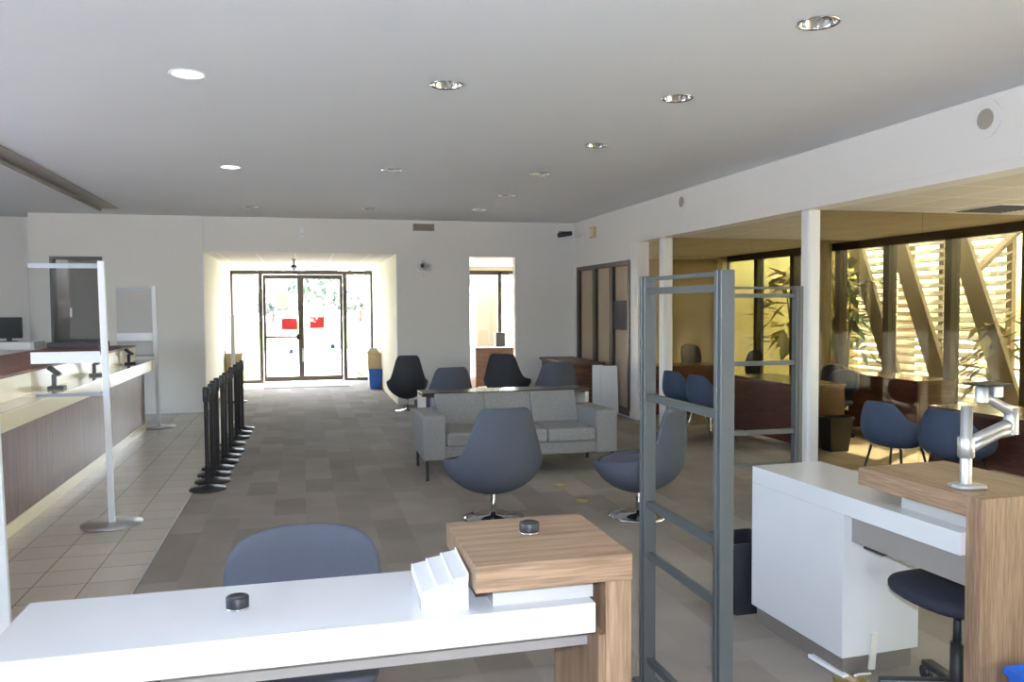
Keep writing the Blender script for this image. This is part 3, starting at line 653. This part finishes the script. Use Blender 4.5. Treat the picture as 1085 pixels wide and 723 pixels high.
# ------------------------------------------------------------------ second desk (right)
d2 = thing('reception_desk', 'white block desk on the right with raised wood end and monitor arm', 'desk', (2.243, 3.788, 0), R(2.55))
PB('worktop', M_laminate, d2, (0, .41, -1.325, 0, .73, .815), bevel=.002)
PB('pedestal', M_laminate, d2, (.0, .41, -.70, 0, .09, .7295), bevel=.001); PB('plinth', M_taupe, d2, (.02, .39, -.68, -.02, 0, .09))
PB('modesty_beam', M_beam, d2, (.045, .065, -1.33, -.70, .61, .73))
PB('raised_top', M_desky, d2, (.025, .485, -1.3275, -.76, .875, .95), bevel=.0015)['label'] = 'raised walnut block top'
PB('end_leg', M_deskz, d2, (.025, .485, -1.395, -1.327, 0, .95), bevel=.0015)['label'] = 'walnut end leg'
PB('spacer_box', M_lamshade, d2, (.08, .38, -1.32, -.95, .815, .875))
PB('rear_ledge', M_desky, d2, (.50, .70, -1.39, -.76, .78, .82)); PB('cable_trough', M_black, d2, (.56, .72, -1.39, -.80, .82, .90))
MB().box(.07, .16, -.86, -.74, .585, .60).build('pull_tray', M_black, d2, bevel=.006)
# monitor arm clamped on the raised top
ma = thing('monitor_arm', 'silver jointed monitor arm on the raised wood top', 'monitor arm', (2.427, 2.575, .95))
MB().prism([(-.05, .035), (-.06, 0), (-.05, -.035), (-.02, -.05), (.045, -.06), (.06, -.03), (.05, .02), (.0, .045)], 0, .018, 'z').build('base', M_alu, ma, bevel=.006)
MB().lathe([(.021, .015), (.021, .31), (.0, .312)], (0, 0, 0), 24).build('pole', M_alu, ma)
MB().lathe([(.026, .115), (.03, .12), (.03, .19), (.026, .195)], (0, 0, 0), 24).build('collar', M_alu, ma)
la = MB()
for dz in (.012, -.012):
    la.tube([(.0, 0, .155+dz), (.06, -.01, .185+dz), (.13, -.02, .215+dz), (.185, -.02, .228+dz)], [.022, .019, .018, .024], 14)
la.build('lower_arm', M_alu, ma, smooth=True)
MB().lathe([(.026, .20), (.026, .25), (.024, .30), (.0, .302)], (.185, -.02, 0), 20).build('elbow', M_alu, ma)
MB().tube([(.185, -.02, .285), (.15, -.015, .305), (.10, .0, .335), (.066, .0, .345)], [.024, .018, .018, .024], 14).build('upper_arm', M_alu, ma)
MB().lathe([(.024, .325), (.024, .38), (.018, .385), (.0, .386)], (.066, 0, 0), 20).build('wrist', M_alu, ma)
PB('mount_plate', M_blackmetal, ma, (.03, .16, -.055, .055, .388, .396), bevel=.003); PB('tilt_bracket', M_alu, ma, (.10, .14, -.03, .03, .34, .388), bevel=.006)
oc2 = office_chair('dark navy office chair tucked under the white block desk', (2.54, 2.72, 0), R(-90), M_navy, 'office chairs', .34, .52, .23)
# bins
t = thing('waste_bin', 'black waste bin beside the far corner of the white block desk', 'bin', (2.29, 3.97, 0)); tub(t, .09, .12, .10, .13, .39, M_black)
t = thing('recycling_bin', 'blue plastic bin at the lower right by the wood leg', 'bin', (2.545, 2.22, 0)); tub(t, .12, .155, .09, .115, .36, M_bluep)
# cable covers
t = thing('cable_raceway', 'white cable cover strip hanging off the white block desk', 'cable cover', (2.43, 3.10, 0), R(2.5))
MB().tube([(0, 0, .0), (-.07, -.01, .01), (-.10, -.02, .012)], .006, 8).build('cable', M_paper, t); MB().bar((.005, 0, .02), (.012, -.005, .185), .03, .012, (0, 1, 0)).build('cover', M_offwhite, t)
t = thing('cable_raceway', 'white cable cover strip lying on the carpet by the brass floor box', 'cable cover', (2.27, 3.20, 0)); MB().bar((0, .11, .012), (.02, -.12, .012), .03, .014).build('cover', M_paper, t); MB().bar((-.012, .11, .021), (.008, -.12, .021), .004, .004).build('lip', M_whitemetal, t)

# ------------------------------------------------------------------ office bays
def bay_desk(name, label, x0, x1, y0, y1, h=.70):
    t = thing(name, label, 'desk', ((x0+x1)/2, (y0+y1)/2, 0)); w, d = (x1-x0)/2, (y1-y0)/2
    PB('top', M_cherryt, t, (-w, w, -d, d, h-.035, h), bevel=.003)
    PB('modesty_panel', M_cherry, t, (-w+.02, -w+.045, -d+.03, d-.03, .04, h-.035))
    PB('end_panel', M_cherry, t, (-w+.02, w-.02, -d+.01, -d+.035, 0, h-.035)); PB('end_panel', M_cherry, t, (-w+.02, w-.02, d-.035, d-.01, 0, h-.035))
    pe = PB('pedestal', M_cherry, t, (w-.45 if w > .25 else -w+.05, w-.04, -d+.04, -d+.45, .05, h-.05)); PB('drawer', M_cherry, pe, (w-.04, w-.025, -d+.06, -d+.43, .36, h-.07)); PB('drawer', M_cherry, pe, (w-.04, w-.025, -d+.06, -d+.43, .07, .34))
    return t
bay_desk('office_desk', 'dark cherry desk behind the first glass divider, facing the blue chairs', 5.43, 6.06, 8.2, 9.75, .73)
bay_desk('office_desk', 'dark cherry desk in the nearest office behind the blue armchairs', 5.42, 6.10, 4.6, 6.2, .74)
bay_desk('credenza', 'dark cherry credenza under the slatted fence windows', 7.06, 7.62, 8.25, 9.55, .73)
bay_desk('office_desk', 'dark cherry desk in the farthest office before the tan wall', 4.95, 6.25, 11.4, 12.0, .73)
t = thing('waste_bin', 'black waste bin at the corner of the middle cherry desk', 'bin', (5.80, 8.04, 0)); tub(t, .11, .15, .09, .12, .38, M_black)

# armchairs with tub shells
TUB = [(0, .43), (28, .426), (36, .405), (44, .36), (54, .295), (64, .258), (80, .235), (110, .215), (132, .175), (150, .11), (181, .08)]
def tub_chair(label, loc, rz, group, chrome=False):
    t = thing('tub_armchair', label, 'chair', loc, rz, group)
    mb = MB(); NT, NZ = 72, 9
    def sm(a, b, x):
        q = min(1, max(0, (x-a)/(b-a))); return q*q*(3-2*q)
    rows = []
    for j in range(NT):
        th = -180+360*j/NT; a = abs(th); h = interp(a, TUB); row = []
        for i in range(1, NZ+1):
            z = h*(i/NZ)**1.3; zz = min(1, z/.17)
            r = .285*(1-(1-zz)**2.4)**.45-.035*sm(.2, .43, z)
            q = R(th); x = r*math.sin(q); y = -r*math.cos(q)*.98-.16*max(0, z-.1)*max(0, math.cos(q))
            row.append(mb.bm.verts.new((x, y, .395+z)))
        rows.append(row)
    c = mb.bm.verts.new((0, 0, .395))
    for k in range(NT):
        a, b = rows[k], rows[(k+1) % NT]
        mb.bm.faces.new((c, a[0], b[0]))
        for i in range(NZ-1): mb.bm.faces.new((a[i], a[i+1], b[i+1], b[i]))
    mb.build('shell', M_teal, t, solid=.03, solid_off=-1, subsurf=1, smooth=True)
    MB().ell((0, .02, .485), (.225, .225, .055), 24, 10).build('seat', M_teal, t)
    for sx in (-1, 1):
        for sy_ in (-1, 1): MB().tube([(sx*.14, sy_*.14, .42), (sx*.22, sy_*.22, 0)], [.011, .009], 10).build('leg', M_chrome if chrome else M_blackmetal, t)
    return t
tg = tub_chair('blue tub armchair with dark legs beside the sunlit floor, left of two', (4.98, 6.06, 0), R(-74), 'blue armchairs')
dup(tg, (5.06, 5.46, 0), R(-66), 'blue tub armchair behind the monitor arm, right of two')
tb = tub_chair('blue armchair with chrome legs nearer the tall frame, behind the glass divider', (4.76, 9.00, 0), R(-72), 'blue armchairs', True)
dup(tb, (4.74, 9.64, 0), R(-72), 'blue armchair with chrome legs, the farther one behind the glass divider')
def exec_chair(label, loc, rz, mat):
    t = office_chair(label, loc, rz, mat, 'office chairs', .45, .50, .24); return t
ex = exec_chair('black desk chair behind the farthest cherry desk', (6.55, 12.75, 0), R(20), M_dark)
dup(ex, (6.30, 11.0, 0), R(-95), 'black desk chair seen over the middle cherry desk, by the dark window posts')
office_chair('dark desk chair at the far end of the cherry credenza', (6.80, 9.72, 0), R(-75), M_dark, 'office chairs', .40, .40, .22)
ex2 = office_chair('blue desk chair behind the nearest cherry desk', (6.62, 5.75, 0), R(-95), M_teal, 'office chairs', .34, .45, .25)
dup(ex2, (6.42, 9.0, 0), R(-80), 'blue desk chair behind the middle cherry desk beside the round column')

# ------------------------------------------------------------------ outside
def outside_slab(name, mat, *b): return SB(name, mat, *b)
SB('ground', M_concrete, (-60, 60, 18.85, 160, -.3, -.05), (WX+.1, 40, YB-20, 18.85, -.3, -.05), (-40, -7.3, YB-20, 18.85, -.3, -.05), (-7.3, WX+.1, YB-20, YB, -.3, -.05))
lawn = MB().box(-60, 60, 34, 88, -.1, -.02).build('lawn', M_grass); lawn['kind'] = 'stuff'; lawn['label'] = 'pale lawn beyond the entrance drive'; lawn['category'] = 'lawn'
SB('wall_courtyard', M_stucco, (10.15, 10.35, 13.8, 14.6, -.1, 3.6), (WX+.2, 10.35, 14.6, 14.8, -.1, 3.6), (10.05, 10.25, 4.0, 9.3, -.1, 3.0))
SB('trim_pillar_left', M_pillar, (-1.62, -1.1, 20.6, 21.1, -.1, 3.2)); SB('trim_pillar_right', M_brick, (1.55, 2.1, 20.9, 21.4, -.1, 3.2))
SB('trim_pillar_office', M_pillar, (3.95, 4.45, 18.9, 19.3, -.1, 3.2))
fe = thing('slatted_fence', 'white slatted fence with sloping timber braces outside the office windows', 'fence', (9.75, 11.4, 0))
sl = MB()
for k in range(21):
    z = .05+.135*k
    sl.bar((0, -1.75, z), (0, 2.3, z), .15, .018, (-.45, 0, .89))
sl.build('slat_panel', M_slat, fe)
for yy in (-1.7, -.4, .9, 2.2): PB('post', M_lumber, fe, (.08, .16, yy-.05, yy+.05, -.05, 2.85))
for yy in (-1.95, -.78, .20): MB().bar((-1.05, yy, 2.62), (-.95+.03*yy, yy-1.08, -.05), .06, .31, (0, 1, .4)).build('brace', M_lumber, fe)
MB().bar((-1.05, -2.25, 2.05), (-.2, -2.3, 2.78), .05, .14, (0, 1, 0)).build('brace', M_lumber, fe)
# plants
def leafy(name, label, cat, loc, n, spread, hgt, mat, leaf=.25, group=None, stem=True, flower=0):
    t = thing(name, label, cat, loc, 0, group); rnd = random.Random(int(loc[0]*100+loc[1]*37))
    mb = MB()
    for k in range(n):
        a = rnd.uniform(0, 6.283); z = hgt*rnd.uniform(.35, 1.0); r = spread*rnd.uniform(.1, 1)
        p = Vector((r*math.cos(a), r*math.sin(a), z)); d = Vector((math.cos(a)*rnd.uniform(.3, 1), math.sin(a)*rnd.uniform(.3, 1), rnd.uniform(-.7, .5))).normalized()
        L = leaf*rnd.uniform(.6, 1.3); w = L*.22; s_ = d.cross(Vector((0, 0, 1))).normalized()*w; q = p+d*L*.5; dn = Vector((0, 0, -.15*L))
        v = [mb.bm.verts.new(x) for x in (p, q+s_, p+d*L+dn, q-s_)]
        mb.bm.faces.new(v)
    mb.build('foliage', mat, t, solid=.003)
    if stem:
        sm_ = MB()
        for k in range(4):
            a = k*1.7; sm_.tube([(0.04*math.cos(a), .04*math.sin(a), -.05), (spread*.2*math.cos(a), spread*.2*math.sin(a), hgt*.5), (spread*.45*math.cos(a+.4), spread*.45*math.sin(a+.4), hgt*.9)], [.022, .018, .01], 8)
        sm_.build('stem', M_bark, t)
    if flower:
        fl = MB()
        for k in range(flower):
            a = rnd.uniform(0, 6.283); r = spread*rnd.uniform(.2, 1); fl.ell((r*math.cos(a), r*math.sin(a), hgt*rnd.uniform(.8, 1.1)), (.05, .05, .04), 8, 6)
        fl.build('flower_cluster', M_flower, t)
    return t
leafy('climbing_plant', 'tall drooping plant against the yellow wall outside the windows', 'plant', (8.85, 13.5, 0), 130, .5, 2.5, M_leafd, .42)
leafy('climbing_plant', 'tall leafy plant outside beside the round column', 'plant', (8.62, 11.75, 0), 140, .45, 2.2, M_leaf, .34)
leafy('flowering_shrub', 'low pink flowering shrub outside behind the middle cherry desk', 'shrub', (8.7, 12.4, 0), 90, .4, .7, M_leaf, .18, None, True, 16)
leafy('palm_plant', 'spiky plant growing through the white slatted fence', 'plant', (8.95, 9.05, 0), 70, .3, 1.5, M_leafd, .30)
leafy('border_plant', 'green low plant outside the left side light of the entrance', 'plant', (-1.35, 19.5, -.05), 60, .3, .5, M_leaf, .2)
leafy('border_plant', 'green low plant outside the right side light of the entrance', 'plant', (1.35, 19.6, -.05), 50, .25, .35, M_leaf, .18)
def tree(label, loc, h, r, n=500, lf=.28, mat=None):
    t = thing('broadleaf_tree', label, 'tree', loc, 0, 'trees beyond the entrance'); rnd = random.Random(int(h*100+loc[0]*7))
    MB().tube([(0, 0, -.1), (.05, 0, h*.35), (0, .05, h*.7)], [.22, .16, .08], 10).build('trunk', M_bark, t)
    mb = MB()
    for k in range(n):
        u, v_, w = rnd.gauss(0, 1), rnd.gauss(0, 1), rnd.gauss(0, 1); q = (u*u+v_*v_+w*w)**.5; s_ = rnd.uniform(.6, 1)
        p = Vector((u/q*r*s_, v_/q*r*s_, h*.68+w/q*h*.34*s_)); e = lf*rnd.uniform(.6, 1.3); a = Vector((rnd.gauss(0, 1), rnd.gauss(0, 1), rnd.gauss(0, 1))).normalized()*e; b = a.orthogonal().normalized()*e*.7
        mb.bm.faces.new([mb.bm.verts.new(x) for x in (p-a, p+b, p+a, p-b)])
    mb.build('foliage', mat or M_leaf, t)
tree('broad tree seen through the middle of the entrance doors', (2.2, 92, 0), 5.6, 3.6, 600, .75, M_leafhaze)
tree('low tree seen through the left door leaf', (-3.2, 96, 0), 3.2, 3.2, 500, .7, M_leafhaze)
tree('low tree seen through the right door leaf', (6.6, 98, 0), 3.6, 3.2, 500, .7, M_leafhaze)
tree('green tree outside the window of the room beyond the tall opening', (5.2, 27, 0), 5.0, 1.8, 500, .3, M_leafhaze)

tree('added shade tree beyond the white slatted fence, on the stucco wall side', (13.6, 16.3, 0), 8.6, 2.0, 520, .36)  # added crown, placed to dapple the slats with shade
tree('added shade tree beyond the white slatted fence, farther along it', (13.6, 11.9, 0), 8.4, 1.9, 480, .36)  # second added tree, there to break the sun on the fence

# ------------------------------------------------------------------ light
def lamp(name, kind, loc, energy, col=(1, 1, 1), **kw):
    l = bpy.data.lights.new(name, kind); l.energy = energy; l.color = col
    for k, v in kw.items(): setattr(l, k, v)
    o = bpy.data.objects.new(name, l); COL.objects.link(o); o.location = loc
    return o
sun = lamp('sun', 'SUN', (20, 20, 30), 58.0, (1, .96, .91), angle=R(.6))
sd = Vector((.58, .36, .72)).normalized(); sun.rotation_euler = sd.to_track_quat('Z', 'Y').to_euler()
w = bpy.data.worlds.new('world'); scene.world = w; w.use_nodes = True; nt = w.node_tree
bg = nt.nodes['Background']; sk = nt.nodes.new('ShaderNodeTexSky'); sk.sky_type = 'NISHITA'; sk.sun_disc = False; sk.sun_elevation = R(52); sk.sun_rotation = R(60); sk.air_density = 1.0; sk.dust_density = 3.0
hs = nt.nodes.new('ShaderNodeHueSaturation'); hs.inputs['Saturation'].default_value = .85; nt.links.new(sk.outputs[0], hs.inputs['Color']); nt.links.new(hs.outputs[0], bg.inputs[0]); bg.inputs[1].default_value = 5.2
def portal(loc, rot, sx, sy):
    o = lamp('window_portal', 'AREA', loc, 1); o.data.shape = 'RECTANGLE'; o.data.size = sx; o.data.size_y = sy; o.rotation_euler = rot; o.data.cycles.is_portal = True
portal((0, DY+.12, 1.25), (R(-90), 0, 0), 3.0, 2.4)
portal((WX+.12, 3.2, 1.3), (0, R(90), 0), 2.4, 22)
portal((0, YB-.02, 1.2), (R(90), 0, 0), 3.0, 2.4)
portal((-7.27, 4.0, 1.87), (0, R(-90), 0), 2.2, 6.0)  # sky sampling for the openings added in the left wall
portal((4.7, 17.62, 1.25), (R(-90), 0, 0), 5.7, 2.4)
# the photographer's flash, just above the lens
lamp('camera_flash', 'SPOT', (.02, -.02, 1.80), 430, (.82, .94, 1.16), shadow_soft_size=.03, spot_size=R(120), spot_blend=.8).rotation_euler = (R(88), 0, R(-14))

# ------------------------------------------------------------------ camera
yaw, pit, rol = R(14.2726), R(-2.44225), R(-.34969)
fw = Vector((math.sin(yaw)*math.cos(pit), math.cos(yaw)*math.cos(pit), math.sin(pit))); rt = Vector((math.cos(yaw), -math.sin(yaw), 0)); up = rt.cross(fw)
r2 = rt*math.cos(rol)+up*math.sin(rol); u2 = -rt*math.sin(rol)+up*math.cos(rol)
cd = bpy.data.cameras.new('camera'); cam = bpy.data.objects.new('camera', cd); COL.objects.link(cam)
cam.matrix_world = Matrix(((r2.x, u2.x, -fw.x, 0), (r2.y, u2.y, -fw.y, 0), (r2.z, u2.z, -fw.z, 1.65), (0, 0, 0, 1)))
cd.sensor_fit = 'HORIZONTAL'; cd.sensor_width = 36; cd.lens = 871.28/1085*36; cd.clip_start = .05; cd.clip_end = 300
scene.camera = cam
vs = scene.view_settings; vs.view_transform = 'Standard'; vs.look = 'None'; vs.gamma = 1; vs.use_curve_mapping = False; vs.exposure = -0.04
cy = scene.cycles; cy.use_denoising = True; cy.max_bounces = 12; cy.diffuse_bounces = 6; cy.transparent_max_bounces = 24; cy.sample_clamp_indirect = 12; cy.caustics_reflective = False; cy.caustics_refractive = False
